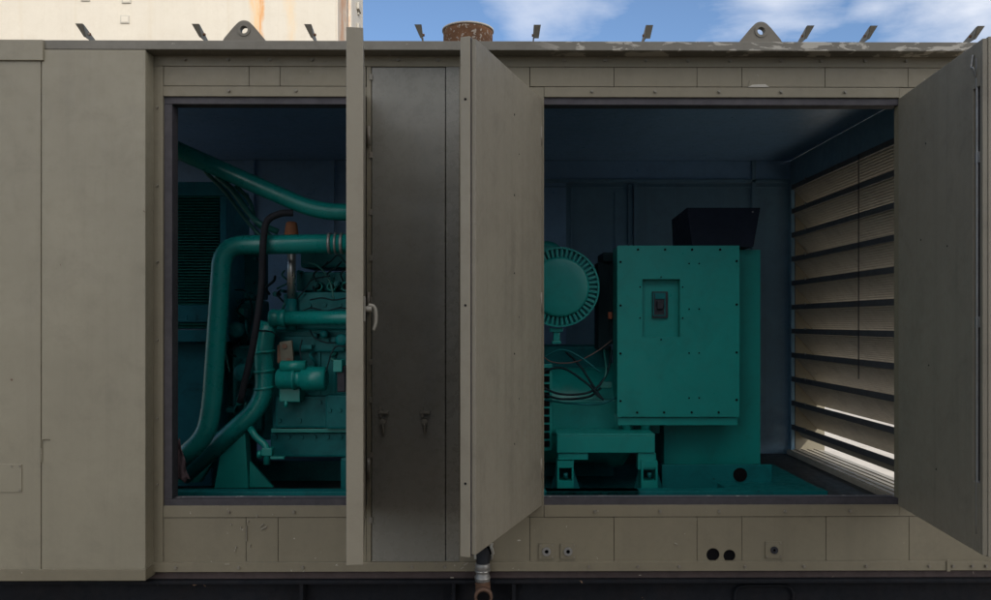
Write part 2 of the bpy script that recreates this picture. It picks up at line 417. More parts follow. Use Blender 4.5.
# whitish scratches on the sill under the left doorway and by the drain pipe
t = MB()
for px, py, w_, h_, a in ((257, 515.5, .5, 2.2, 0), (273, 514, .9, .6, 0), (241, 527.5, .5, 1.8, .1), (246.6, 533, .35, 11, 0), (264, 527.5, .5, 4.5, 1.1), (262, 524.5, .4, 3, 1.0), (236, 547, .6, 1.4, .3), (235, 550, .8, .5, 0), (227, 563.6, 3.2, .4, 0), (250, 545, .4, 1.8, .2), (231, 524, .6, .9, .5), (248, 521, .6, 1.6, .2), (466, 564, 3.5, .7, -.5), (462, 568, 2.5, .5, -.6), (452, 577.5, 2.4, .7, 0), (676, 544, 2.2, .45, .3), (374, 560.5, 2.6, .35, 0), (436, 563, 2.4, .35, 0), (598, 511, .5, 1.2, 0), (640, 575.5, 1.5, .4, 0)):
    y_ = -.0125 if py > 562 else .0003
    if py > 572: y_ = -.017
    ca, sa = math.cos(a), math.sin(a)
    t.obox(P(px, py, y_), (M_(w_*.7)*ca, 0, -M_(w_*.7)*sa), (0, .0015 if y_ < 0 else .004, 0), (M_(h_*.7)*sa, 0, M_(h_*.7)*ca), 0)
t.build('paint_scratches', mat('bare_scratch', (.31,.29,.24), .6, var=.2), enc, kind='stuff')
# left bump-out
YP = -.085
p = MB(); p.pbox(-330, 61.6, 40.7, 568.4, YP, TB, .003); p.build('side_panel', m_paint, enc)
p = MB(); p.pbox(41.5, 50.6, 145.4, 568.4, YP+.001, TB, .003); p.build('side_panel', m_paint, enc)
p = MB(); p.pbox(-330, 568.6, 145.6, 580, YP-.006, TB, .002); p.build('side_panel_lip', m_frame, enc)
p = MB(); p.pbox(-330, 40.6, 42.8, 61.3, YP-.010, TB, .003); p.build('rail_cover', m_paint, enc)
p = MB(); p.pbox(-30, 463.6, 21.6, 491.6, YP-.004, YP+.002, .0012)
hb = p.build('cover_plate', m_paint, enc)
s = MB()
for px, py in ((20, 465.5), (20, 489.5), (12, 465.5)): s.cyl(P(px, py, YP-.003), PD(px, py, YP-.003, YP-.008), .004, n=10)
s.build('screw', m_bolt, hb)
p = MB(); p.tube([P(41.6, 447, YP-.003), P(42, 440, YP-.004), P(46, 438.8, YP-.003), P(50, 439.4, YP-.001)], .0022, n=6)
p.pbox(40.8, 447, 42.2, 462, YP-.0035, YP, 0); p.build('dent_crease', m_frame, enc)
# top rail
p = MB(); p.pbox(43.2, 41.0, 1000, 50.2, YP+.004, TB, .003); p.build('roof_rail', m_rail, enc)
# bolts on the flanges
bo = MB()
def bolt(px, py, y, r=1.9):
    bo.cyl(P(px, py, y+.002), PD(px, py, y+.002, y-.003), M_(r*1.35), n=14); bo.cyl(P(px, py, y-.003), PD(px, py, y-.003, y-.010), M_(r), n=6)
for px in (185, 228, 270, 312, 398, 438, 564, 605, 646, 688, 730, 781, 821, 865, 906): bolt(px, 60.4, 0, 1.35)
for px in (229, 296, 592, 655, 719, 781, 845): bolt(px, 91.4, .001, 1.2)
for px in (229, 294, 595, 660, 719, 785, 850): bolt(px, 511.5, .001, 1.2)
for px in (176, 239, 303, 412, 445, 589, 638, 679, 745, 804, 866, 929, 953, 972, 986): bolt(px, 567, -.010, 1.2)
for py in (108, 186, 262, 340, 418, 484): bolt(157.6, py, 0, .9)
bo.build('flange_bolt', m_bolt, enc)
# hook plates, ports
def port(px, py, w, r, knob=False):
    p = MB(); holed(p, px, py, r, px-w, px+w, py-w, py+w, -.002, .003)
    o = p.build('port_plate', m_frame, enc)
    q = MB()
    q.plate(disc_pts(X(px), Z(py), M_(r+1.7), 24), disc_pts(X(px), Z(py), M_(r*.75), 24), -.008, -.0022)
    q.build('port_ring', m_galv if not knob else m_black, o)
    q = MB(); q.cyl(P(px, py, .003), PD(px, py, .003, .0038), M_(r), n=20); q.build('port_hole', m_dark, o)
    q = MB()
    for a in (-1, 1):
        for b in (-1, 1): q.cyl(P(px+a*(w-1.6), py+b*(w-1.6), -.002), PD(px+a*(w-1.6), py+b*(w-1.6), -.002, -.006), M_(.8), n=8)
    q.build('screw', m_bolt, o)
port(546.5, 551.5, 7.6, 2.6); port(568.0, 551.5, 7.6, 2.6); port(774, 550.5, 8.4, 2.0, True)
p = MB(); p.pbox(947, 561, 950.5, 572.5, -.015, -.0105, .001); p.build('joint_strip', m_frame, enc)
# hasp like patch in the header
p = MB(); p.prism([(X(750), Z(80)), (X(758), Z(75.5)), (X(772), Z(72)), (X(772), Z(86)), (X(748), Z(86.5))], 'y', .001, .004)
p.build('header_patch', m_frame, enc)
p = MB(); p.prism([(X(748), Z(86.6)), (X(752), Z(84.4)), (X(765), Z(83.8)), (X(769), Z(86.6))], 'y', -.003, .0008)
p.build('chipped_patch', mat('chip_pale', (.42,.40,.35), .6), enc)
# roof, walls, floor
p = MB(); p.box(XL, XR, TB+.001, YR, ZT-.03, ZT-.001, .004); p.build('roof', m_rail, enc)
p = MB(); p.box(XL+.05, XW-.0045, TB+.002, YR-.0465, ZT-.045, ZT-.0315, 0); p.build('ceiling_blue_cast', m_blue_cast, enc)  # added sheet under the roof in the same painted blue cast
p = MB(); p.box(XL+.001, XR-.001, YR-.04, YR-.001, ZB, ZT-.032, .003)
bw = p.build('back_wall', m_wall_cast, enc)
# unseen end, opened up to let daylight reach the back wall; a few bars
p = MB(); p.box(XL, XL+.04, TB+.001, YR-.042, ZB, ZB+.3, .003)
ew = p.build('end_wall', m_wall_cast, enc)
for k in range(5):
    p = MB(); p.box(XL+.005, XL+.035, .1+k*.53, .14+k*.53, ZB+.301, ZT-.046, .003); p.build('grille_bar', m_wall_cast, ew)
# added sheets that carry the blue sky cast as colour
p = MB(); p.box(XL+.05, X(566, YR-.04), YR-.046, YR-.0402, ZF+.002, ZT-.047, .001); p.build('blue_cast_sheet', m_blue_cast, bw)
p = MB(); p.box(X(566, YR-.04)+.001, XW-.005, YR-.046, YR-.0402, Z(179, YR-.04), ZT-.047, .001); p.build('blue_cast_sheet', m_blue_cast, bw)
p = MB(); p.box(XL+.042, XW-.032, TB+.001, YR-.042, ZF-.02, ZF, .002); p.build('inner_floor', m_floor, enc)
# ribs and rails on the back wall
YI = YR-.04
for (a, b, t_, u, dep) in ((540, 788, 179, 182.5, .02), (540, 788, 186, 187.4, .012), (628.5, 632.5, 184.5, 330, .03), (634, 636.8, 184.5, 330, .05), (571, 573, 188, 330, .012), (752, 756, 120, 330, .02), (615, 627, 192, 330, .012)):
    p = MB(); p.pbox(a, t_, b, u, YI-dep, YI+.001, .002); p.build('wall_rib', m_wall_cast, bw)
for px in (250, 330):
    p = MB(); p.pbox(px, 160, px+4, 420, YI-.03, YI+.001, .002); p.build('wall_rib', m_blue_cast, bw)
# right-hand louvre wall
XW = 2.24
lw = MB()
zt_l, zb_l = Z(186, 2.36), .632
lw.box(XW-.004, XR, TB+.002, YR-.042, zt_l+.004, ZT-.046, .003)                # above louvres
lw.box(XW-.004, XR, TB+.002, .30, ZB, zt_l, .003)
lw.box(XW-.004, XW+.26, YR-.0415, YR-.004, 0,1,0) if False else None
lwo = lw.build('louvre_wall', m_wall_cast, enc)
zb_l = .632
lw = MB(); lw.box(XR+.001, XW+.26, YR-.042, YR-.004, zb_l-.03, zt_l+.003, .003); lw.box(XR+.001, XW+.26, .26, .299, zb_l-.03, zt_l+.003, .003); lw.build('louvre_jamb', m_frame, lwo)
lw = MB(); lw.box(XR+.001, XW+.26, .26, YR-.004, zt_l+.005, zt_l+.03, .003); lw.build('louvre_hood', m_frame, lwo)
lw = MB(); lw.box(XW-.03, XW+.24, .302, YR-.042, ZF-.05, zb_l-.002, .004)
for k in range(5): lw.box(XW-.02+k*.05, XW-.008+k*.05, .31, YR-.045, zb_l-.002, zb_l+.004, .001)
lw.build('louvre_sill', mat('louvre_sill_paint', (.50,.46,.38), .55, dirt=(.2,.16,.12), dirt_amt=.5, streak=.3), lwo)
pitch = .1805; nsl = 11; tt, hh = .205, .219
y0, y1 = .31, YR-.0425
p = MB(); p.box(XW-.014, XW-.0022, YR-.09, YR-.043, zb_l, zt_l+.002, .002); p.build('louvre_stile', m_wall_cast, lwo)
for k in range(nsl):
    z1 = zt_l - k*pitch + .002
    s = MB(); th = .003; tt, hh = (.205, .219) if k < nsl-1 else (.10, .107)
    n = 16                                   # shallow ribs pressed along the slat
    prof = []
    for i in range(n*2+1):
        t_ = i/(n*2); off = .0022 if i % 2 else 0
        prof.append((XW + t_*tt - off*.75, z1 - t_*hh - off*.66))
    pr2 = [(x+th*.75, z+th*.66) for x, z in reversed(prof)]
    ring = prof + pr2; m = len(ring)
    vs = [(x, y0, z) for x, z in ring] + [(x, y1, z) for x, z in ring]
    fs = [(i, (i+1) % m, m+(i+1) % m, m+i) for i in range(m)]
    _, ff = s._add(vs, fs); bmesh.ops.recalc_face_normals(s.bm, faces=ff)
    # folded inner lip
    so = s.build('louvre_slat', m_slat, lwo)
    s = MB(); s.box(XW-.011, XW-.001, y0, YR-.091, z1-.034, z1+.002, .0012); s.build('slat_lip', m_lip_shade, so)
    s = MB(); s.box(XW-.016, XW-.0095, 2.05, 2.065, z1-.008, z1+.012, .001)
    s.build('slat_clip', m_galv, so)
p = MB()
for yy in (1.22,): p.box(XW-.017, XW-.0115, yy, yy+.0045, 1.25, zt_l, .001)
p.build('louvre_tie_rod', m_black, lwo)
# roof clips
for px in (91, 205, 315, 423, 533, 643, 801, 863, 968):
    x = X(px); b = MB(); z0 = Z(41.5) + .001; w = M_(4.2)
    sg = -1 if px < 480 else 1; zt = z0+.048; w = M_(7.0)
    # raked tab, wider at its top, on the front edge of a triangular web
    t0, t1 = Vector((x, -.045, z0-.002)), Vector((x, -.075, zt))
    q0, q1 = t0 + Vector((sg*w*(.75 if abs(px-560) < 110 else .25), 0, 0)), t1 + Vector((sg*w, 0, 0)); th = Vector((0, .004, .001))
    b.hexa([t0, q0, q0+th, t0+th, t1, q1, q1+th, t1+th], 0)
    b.prism([(-.045, z0-.002), (-.074, zt), (-.06, zt), (.09, z0-.002)], 'x', x, x+sg*.004, 0)
    w = 0
    o = b.build('roof_clip', m_clip, enc)
    b = MB(); b.cyl((x-.006, -.02, z0+.02), (x+.009, -.02, z0+.02), .006, n=10); b.build('clip_bolt', m_rust, o)
# lifting lugs
for px, pb in ((244, 40.5), (761, 42.5)):
    y0 = .0; x = X(px, y0); zb = Z(41.6) - .004; H = .098; wb = .098; rt = .040; zc = zb + .055
    n = 64; hole = disc_pts(x, zc, .017, n); outer = []
    ht = H-.055; cir = [(math.cos(a)*ht, math.sin(a)*ht) for a in [math.pi*2*i/180 for i in range(180)]]
    pts = [q for q in cir] + [(-wb, zb-zc), (wb, zb-zc), (-wb, zb-zc+.008), (wb, zb-zc+.008)]
    for i in range(n):                       # support of the convex outline along each ray
        a = 2*math.pi*i/n; dx, dz = math.cos(a), math.sin(a)
        lo_, hi_ = 0, .3
        def inside(px_, pz_):
            if pz_ < zb-zc: return False
            for k in range(72):
                b_ = 2*math.pi*k/72; nx, nz = math.cos(b_), math.sin(b_)
                if px_*nx+pz_*nz > max(q[0]*nx+q[1]*nz for q in pts[-4:]+[(nx*ht, nz*ht)])+1e-6: return False
            return True
        for _ in range(18):
            m = (lo_+hi_)/2
            if inside(dx*m, dz*m): lo_ = m
            else: hi_ = m
        outer.append((x+dx*lo_, zc+dz*lo_))
    l = MB(); l.plate(outer, hole, y0, y0+.028)
    l.plate(disc_pts(x, zc, .029, 24), disc_pts(x, zc, .0175, 24), y0-.004, y0-.0005)
    l.build('lifting_lug', m_rail2, enc)
# exhaust outlet on the roof
ye = .55; xe = X(468, ye); re = M_(24.6, ye); zt_e = Z(31.5, ye)
e = MB(); n = 40
e.plate(disc_pts(0, 0, 1, 3), disc_pts(0, 0, .5, 3), 0, .001) if False else None
e.lathe((xe, ye, ZT-.002), (0, 0, 1), [(0, re), (zt_e-ZT-.004, re), (zt_e-ZT, re*1.02), (zt_e-ZT+.003, re*1.0), (zt_e-ZT+.003, re*.94), (zt_e-ZT-.05, re*.93)], n)
eo = e.build('exhaust_outlet', m_rust, enc)
e = MB(); e.lathe((xe, ye, zt_e-.004), (0, 0, 1), [(0, re+.001), (0, re+.006), (.008, re+.006), (.008, re+.001)], n)
e.build('outlet_rim', mat('rim_pale', (.40,.36,.30), .7, dirt=(.2,.1,.06), dirt_amt=.6), eo)

# ---------------------------------------------------------------- doors
def door(name_label, hx, hy, fx, fy, side, z0, z1, groove=False, cap=False):
    """(hx,hy)->(fx,fy): inner face line; side: +1 thickness to the left of the direction, -1 to the right"""
    h = Vector((hx, hy, 0)); fr = Vector((fx, fy, 0)); L = (fr-h).length; d = (fr-h).normalized(); nrm = Vector((-d.y, d.x, 0))*side
    def B(mb, s0, s1, t0, t1, a, b, bev=.0015):
        c = h + d*((s0+s1)/2) + nrm*((t0+t1)/2); c.z = (a+b)/2
        mb.obox(c, d*((s1-s0)/2), nrm*((t1-t0)/2), (0, 0, (b-a)/2), bev)
    def Q(s, t_, z): v = h + d*s + nrm*t_; v.z = z; return v
    o = MB(); B(o, .004, L, .018, .056, z0, z1, .003)
    body = o.build('door', m_door_edge, enc, label=name_label)
    i = MB()
    if groove:
        B(i, .006, L-.075, .000, .016, z0+.006, z1-.006, .002); B(i, L-.022, L-.003, .0, .0175, z0+.006, z1-.006, .002)
        B(i, L-.0745, L-.0225, .0, .0165, z1-.17, z1-.006, .002); B(i, L-.0745, L-.0225, .0, .0165, z0+.006, z0+.26, .002)
    else:
        B(i, .006, L-.012, .000, .0165, z0+.008, z1-.008, .002)
    i.build('inner_sheet', m_door_in, body)
    if cap: q = MB(); B(q, L-.011, L+.003, -.002, .0565, z0-.001, z1+.001, .003); q.build('edge_trim', m_door_edge, body)
    g = MB(); B(g, .008, L-.006, .0166, .0182, z0+.004, z1-.004, 0); g.build('door_gasket', m_seal, body)
    return body, B, Q, L
zh0, zh1 = Z(507), Z(97.5)
# door A: edge-on at the right of the left opening
dA, BA, QA, LA = door('edge-on door of the left opening with a grey lever handle', X(353.5), -.004, X(346.8, -.842), -.842, 1, zh0-.005, zh1+.005, cap=True)
def lever(Q, L, t0, z, par):
    hd = MB()
    a = Q(L-.03, t0, z); n = (Q(0, 1, 0) - Q(0, 0, 0)).normalized(); dd = (Q(1, 0, 0) - Q(0, 0, 0)).normalized()
    hd.obox(a + n*.004, dd*.016, n*.004, (0, 0, .045), .003)
    hd.cyl(a, a + n*.03, .011, n=16)
    hd.tube([a + n*.018 + Vector((0,0,.012)), a + n*.034 + Vector((0,0,.010)), a + n*.043 + Vector((0,0,-.006)), a + n*.044 + Vector((0,0,-.045)), a + n*.036 + Vector((0,0,-.075))], lambda t: .0085 - .003*t, n=10)
    hd.build('handle', m_handle, par)
lever(QA, LA, .056, Z(309, -.82), dA)
# door B
dB, BB, QB, LB = door('door hinged at the left of the wide opening, dirty inner side showing', X(542), -.004, X(474.5, -.782), -.782, -1, zh0, zh1)
s = MB()
for zz in (2.45, 2.12, 1.80, 1.47, 1.10): s.cyl(QB(.39, .001, zz), QB(.39, -.0015, zz), .004, n=10)
for zz in (2.30, 1.62, 1.28): s.cyl(QB(.33, .001, zz), QB(.33, -.001, zz), .003, n=8)
s.build('screw_hole', m_dark, dB)
s = MB()
for zz in (2.40, 1.66, 1.02): s.cyl(QB(LB+.002, .035, zz), QB(LB-.002, .035, zz), .0045, n=10)
s.build('latch_pin_hole', m_dark, dB)
# door C
dC, BC, QC, LC = door('right-hand door of the wide opening, seen from its inner side with a latch rod', X(897.5), -.004, X(983, -.782), -.782, 1, zh0, zh1, True)
r = MB()
r.tube([QC(LC-.05, .004, z_) for z_ in (zh1-.06, 2.1, 1.6, 1.1, zh0+.07)], .0055, n=8)
r.tube([QC(LC-.065, -.004, zh1-.045), QC(LC-.06, -.012, zh1-.09), QC(LC-.045, -.012, zh1-.10), QC(LC-.05, 0, zh1-.13)], .004, n=8)
for z_ in (2.2, 1.6, 1.0): BC(r, LC-.066, LC-.034, .002, .016, z_-.02, z_+.02, .002)
r.build('latch_rod', m_galv, dC)
s = MB()
for zz, ss in ((2.35, .3), (1.95, .25), (1.42, .33), (1.9, .5), (1.0, .4)): s.cyl(QC(ss, .001, zz), QC(ss, -.001, zz), .004, n=8)
s.build('screw_hole', m_dark, dC)
# hinges for the doors
for (hx, par) in ((X(369), dA), (X(540.5), dB), (X(900), dC)):
    q = MB()
    for zz in (zh0+.18, (zh0+zh1)/2, zh1-.18): q.cyl((hx, -.012, zz-.045), (hx, -.012, zz+.045), .008, n=12)
    q.build('hinge', m_bolt, par)

# ------------------------------------------------------------------ SKID under the enclosure
sk = thing('steel_skid', 'black steel skid beam under the generator enclosure, rust showing along its top', 'skid base', (0, 1.2, 0))
p = MB(); p.box(XL, XR+.12, .010, .045, ZB-.034, ZB-.004, .002); p.build('top_flange', mat('skid_flange', (.06,.042,.04), .7, var=.3, dirt=(.04,.03,.03), dirt_amt=.7, chips=(.2,.16,.13), chip_lo=.72, bump=.5), sk)
p = MB(); p.box(XL, XR+.12, -.015, YR-.06, ZB-.052, ZB-.036, .003); p.build('deck_edge', m_skid, sk)
p = MB(); p.box(XL, XR+.12, .045, .06, .10, ZB-.053, .002); p.box(XL, XR+.12, 2.2, 2.215, .10, ZB-.053, .002); p.build('web', m_skid, sk)
p = MB(); p.box(XL, XR+.12, -.015, .16, .07, .0985, .003); p.box(XL, XR+.12, 2.1, 2.3, .07, .0985, .003); p.build('bottom_flange', m_skid, sk)
for px in (-120, 300, 452, 512):
    p = MB(); p.box(X(px), X(px)+.016, -.008, .0445, .100, ZB-.0535, .001); p.build('stiffener', m_skid, sk)
# fork pocket frames
for px in (735, 795): pass
p = MB()
x0, x1 = X(737), X(796); zt_ = Z(589)
p.elbow([(x0, .036, .14), (x0, .036, zt_), (x1, .036, zt_), (x1, .036, .14)], .007, .05, 10)
p.build('pocket_rim', m_skid, sk)
for xx in (XL+.3, -1, 1, XR-.3):
    for yy in (.07, 2.2):
        p = MB(); p.box(xx-.15, xx+.15, yy-.1, yy+.1, 0, .069, .006); p.build('timber_block', mat('timber', (.2,.14,.09), .8), sk)

# ------------------------------------------------------------------ DRAIN PIPE
dp = thing('drain_pipe', 'stubby pipe with a rusty elbow poking out under the half-open door', 'pipe', P(483, 580, 0))
p = MB(); p.tube([P(483, 552, .10), P(483, 553, .0), P(483, 560, -.035), P(483, 567, -.045)], .030, n=18)
p.build('black_hose', m_rub, dp)
p = MB(); p.lathe(P(482.5, 563, -.045), (0, 0, -1), [(0, .031), (.004, .0335), (.03, .0335), (.033, .030), (.055, .030), (.058, .034), (.078, .034), (.082, .031)], 24)
p.build('coupling', m_galv, dp)
p = MB()
for dz in (.030, .062): p.lathe(P(482.5, 563, -.045) - Vector((0, 0, dz)), (0, 0, -1), [(0, .034), (.0, .0365), (.006, .0365), (.006, .034)], 24)
p.build('hose_clamp', m_chrome, dp)
a = P(482.5, 582, -.045)
p = MB(); p.tube([a, a+Vector((.002, -.004, -.02)), a+Vector((.004, -.022, -.043)), a+Vector((.005, -.048, -.050))], .034, n=20)
el = p.build('rusty_elbow', mat('rusty_elbow_steel', (.12,.062,.036), .8, var=.35, dirt=(.07,.04,.03), dirt_amt=.7, bump=.8), dp)
p = MB(); c = a+Vector((.005, -.048, -.050))
p.lathe(c+Vector((0, .012, .002)), (0, -1, -.08), [(0, .036), (0, .041), (.022, .041), (.022, .028), (.012, .026)], 24); p.build('elbow_collar', m_rustp, el)
p = MB(); p.cyl(c+Vector((0,-.0135,0)), c+Vector((0,-.0142,0)), .026, n=24); p.build('elbow_bore', m_dark, el)

# ------------------------------------------------------------------ ENGINE (left opening)
en = thing('diesel_engine', 'teal painted diesel engine with thick coolant pipes in the left doorway', 'engine', (X(310, .9), .9, ZF))
def pb(name, m, boxes, parent=en, bev=.004, label=None):
    p = MB()
    for b in boxes: p.pbox(*b, bev=bev)
    return p.build(name, m, parent, label=label)
YE = .85
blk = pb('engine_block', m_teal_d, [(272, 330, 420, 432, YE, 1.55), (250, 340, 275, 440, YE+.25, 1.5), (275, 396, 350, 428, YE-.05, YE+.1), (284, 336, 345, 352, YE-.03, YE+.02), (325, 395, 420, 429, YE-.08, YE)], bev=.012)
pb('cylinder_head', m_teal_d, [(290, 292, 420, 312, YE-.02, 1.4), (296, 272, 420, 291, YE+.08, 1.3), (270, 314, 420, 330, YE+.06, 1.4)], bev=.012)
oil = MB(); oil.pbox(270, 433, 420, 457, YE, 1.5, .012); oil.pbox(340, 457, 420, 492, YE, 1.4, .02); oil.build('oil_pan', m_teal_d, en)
pb('pan_rail', m_teal, [(271, 428.5, 420, 432.5, YE-.04, YE)], bev=.003)
pb('intake_manifold', m_teal_d, [(300, 240, 420, 268, YE+.25, 1.4), (236, 250, 262, 300, YE+.4, 1.4)], bev=.02)
# front cover & fan shroud side
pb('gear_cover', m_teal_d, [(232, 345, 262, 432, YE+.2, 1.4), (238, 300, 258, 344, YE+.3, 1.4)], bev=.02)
# bolts around the block
bo = MB()
rnd = random.Random(3)
for px, py, y in [(280, 345, YE), (300, 402, YE-.05), (320, 402, YE-.05), (280, 420, YE-.05), (300, 420, YE-.05), (330, 410, YE-.08), (340, 410, YE-.08), (295, 300, YE-.02), (310, 305, YE-.02), (325, 305, YE-.02), (340, 305, YE-.02), (240, 360, YE+.2), (240, 380, YE+.2), (240, 400, YE+.2), (255, 425, YE+.2)] + [(276+k*13, 436.5, YE) for k in range(6)] + [(300+k*11, 277, YE+.08) for k in range(5)]:
    bo.cyl(P(px, py, y+.004), PD(px, py, y+.004, y-.012), M_(2.0, y), n=6)
bo.build('block_bolt', m_teal_d, en)
# ribs cast in the block
pb('block_rib', m_teal_d, [(292, 360, 294.5, 395, YE-.008, YE+.01), (304, 360, 306.5, 395, YE-.008, YE+.01), (318, 352, 320.5, 395, YE-.012, YE+.01), (333, 352, 335.5, 395, YE-.012, YE+.01), (243, 350, 262, 352, YE+.19, YE+.22), (243, 365, 262, 367, YE+.19, YE+.22), (243, 385, 262, 387, YE+.19, YE+.22)], bev=.002)
# round breathers on the head
for px in (320, 333.5, 347):
    c = MB(); c.lathe(P(px, 287, YE+.10), (0, -1, 0), [(0, M_(5.2, YE)), (.05, M_(5.2, YE)), (.056, M_(4.4, YE)), (.056, M_(3.4, YE)), (.03, M_(3.2, YE))], 22); o = c.build('injector_cap', m_teal, en)
    c = MB(); c.cyl(P(px, 287, YE+.058), PD(px, 287, YE+.058, YE+.056), M_(3.1, YE), n=18); c.build('cap_recess', m_dark, o)
    c = MB(); c.tube([P(px-3, 283, YE+.06), P(px-6, 274, YE+.02), P(px+2, 268, YE+.03), P(px+8, 262, YE+.1)], .005, n=8); c.build('fuel_line', m_wire, o)
# pipes
c = MB(); c.elbow([P(120, 122, .55), P(178, 151, .55), P(316, 211.5, .62), P(420, 214.5, .66)], M_(8.4, .62), .12, 20); up = c.build('upper_coolant_pipe', m_teal_s, en, label='long sloping pipe across the top of the doorway')
c = MB(); c.elbow([P(420, 242.5, .60), P(222.5, 245.5, .60), P(212, 404, .58), P(206, 436, .57), P(176, 463, .58)], M_(9.6, .6), .115, 20); lo = c.build('lower_coolant_pipe', m_teal_s, en, label='thick pipe bending down towards the sill')
c = MB()
for px, w in ((330, 1.4), (336, 1.0), (342, 1.4)): c.cyl(P(px-w, 243.6, .6), P(px+w, 243.6, .6), M_(10.7, .6), n=24)
c.build('hose_clamp', m_galv, lo)
c = MB(); c.elbow([P(420, 317.5, .72), P(279, 318, .72)], M_(7.0, .72), .05, 18); c.build('oil_pipe', m_teal_s, en)
c = MB(); c.lathe(P(286, 318, .72), (-1, 0, 0), [(0, M_(8, .72)), (.004, M_(9, .72)), (.03, M_(9, .72)), (.034, M_(7.6, .72)), (.05, M_(8.6, .72)), (.075, M_(9.2, .72)), (.09, M_(7, .72))], 20); c.build('pipe_union', m_teal_s, en)
c = MB(); c.elbow([P(268, 322, .74), P(263.5, 345, .74), P(265.5, 402, .74), P(182, 476, .70)], M_(9.4, .74), .13, 20)
lp = c.build('drop_pipe', m_teal_s, en)
c = MB()
for py in (352, 371, 388): c.cyl(P(264.3, py-1.3, .74), P(264.6, py+1.3, .74), M_(10.6, .74), n=22)
c.build('pipe_clamp', m_teal, lp)
# loose hoses
c = MB(); c.tube([P(293, 213, .56), P(280, 214, .54), P(267, 222, .52), P(263, 245, .50), P(261, 290, .52), P(253, 345, .55), P(240, 402, .62)], M_(3.5, .54), n=12); c.build('rubber_hose', m_rub, en)
c = MB(); c.tube([P(216, 176, .80), P(232, 190, .78), P(248, 212, .76), P(260, 224, .74), P(278, 232, .78)], M_(3.0, .78), n=10); c.tube([P(205, 172, .86), P(225, 192, .84), P(246, 220, .82), P(262, 238, .82)], M_(2.0, .8), n=8); c.tube([P(236, 186, .8), P(250, 202, .8), P(256, 222, .78), P(275, 240, .8)], M_(2.0, .8), n=8); c.build('fuel_hose', m_wire_t, en)
# dipstick tube with rusty filler cap
c = MB(); c.cyl(P(291.5, 302, .80), P(291.5, 240, .78), M_(4.2, .8), n=16); dt = c.build('dipstick_tube', m_chrome, en)
c = MB(); c.lathe(P(291.5, 240, .78), (0, 0, 1), [(0, M_(7.2, .78)), (.03, M_(7.0, .78)), (.075, M_(6.0, .78)), (.095, M_(5.2, .78)), (.10, M_(3.5, .78))], 20); c.build('rusty_cap', m_rustcap, dt)
c = MB(); c.cyl(P(291.5, 330, .80), P(291.5, 299, .80), M_(5.6, .8), n=16); c.build('tube_boss', m_teal_d, en)
# weathered plate
c = MB(); c.obox(P(287, 353, .745), (M_(6.3, .74), 0, M_(.8, .74)), (0, .012, 0), (-M_(1.0, .74), 0, M_(12, .74)), .004); tg = c.build('weathered_bracket', m_tag, en)
c = MB(); c.cyl(P(285, 346, .74), PD(285, 346, .74, .725), M_(2.6, .74), n=12); c.cyl(P(289, 360, .74), PD(289, 360, .74, .728), M_(2.2, .74), n=12); c.obox(P(279.5, 354, .75), (M_(1.8,.75), 0, 0), (0,.01,0), (0,0,M_(9,.75)), .002); c.build('bracket_bolt', m_rustp, tg)
# starter motor
c = MB(); c.lathe(P(277, 378.5, .68), (1, 0, 0), [(0, M_(8, .68)), (.01, M_(10, .68)), (.085, M_(10, .68)), (.09, M_(11.5, .68)), (.10, M_(11.5, .68)), (.105, M_(9, .68)), (.135, M_(9, .68)), (.14, M_(12, .68)), (.26, M_(12, .68)), (.27, M_(10, .68))], 28)
st = c.build('starter_motor', m_teal_s, en)
c = MB(); c.cyl(P(281, 366, .66), P(306, 366, .66), M_(5.5, .66), n=18); c.pbox(333, 360, 342, 372, .60, .70, .004); c.build('solenoid', m_teal, st)
c = MB(); c.pbox(337, 366, 345, 392, .62, .74, .006); c.build('end_cover', m_black, st)
c = MB(); c.pbox(279, 388, 300, 402, .70, .82, .006); c.cyl(P(286, 401, .70), P(286, 407, .70), M_(2, .7), n=8); c.build('mounting_foot', m_teal, st)
# filters, small parts
c = MB()
for (px, py, y, r, l) in ((343, 340, .78, 6, .05), (325, 334, .80, 4, .03), (248, 372, .98, 9, .10), (240, 330, 1.05, 8, .08)): c.lathe(P(px, py, y), (0, -1, 0), [(0, M_(r, y)), (l, M_(r, y)), (l+.006, M_(r*.7, y)), (l+.012, M_(r*.3, y))], 18)
c.build('core_plug', m_teal_d, en)
c = MB()
for pts in (((300, 312, .8), (312, 308, .78), (325, 311, .77), (342, 308, .78), (365, 312, .8)), ((310, 330, .8), (315, 338, .76), (330, 343, .75), (350, 340, .76), (370, 341, .78)), ((296, 300, .8), (305, 290, .8), (312, 280, .82), (330, 276, .82)), ((320, 268, .85), (330, 262, .8), (338, 255, .8), (345, 262, .8), (352, 270, .8)), ((255, 330, .7), (272, 332, .66), (279, 338, .7)), ((302, 340, .76), (300, 350, .72), (302, 362, .70), (306, 370, .68)), ((235, 290, 1.0), (246, 292, .95), (252, 310, .95), (246, 345, 1.0)), ((310, 300, .8), (322, 298, .78), (335, 300, .78), (350, 297, .8)), ((326, 372, .64), (333, 350, .70), (342, 346, .72), (352, 350, .72))):
    c.tube([P(*q) for q in pts], .0042, n=7, sub=6)
c.build('wire', m_wire, en, split='all')
c = MB()
for pts in (((303, 262, .95), (318, 266, .85), (330, 282, .84), (334, 300, .83)), ((246, 402, .9), (244, 420, .88), (252, 430, .85)), ((230, 330, 1.0), (226, 352, 1.0), (230, 372, 1.0))):
    c.tube([P(*q) for q in pts], .006, n=8, sub=6)
c.build('fuel_pipe', m_wire_t, en)
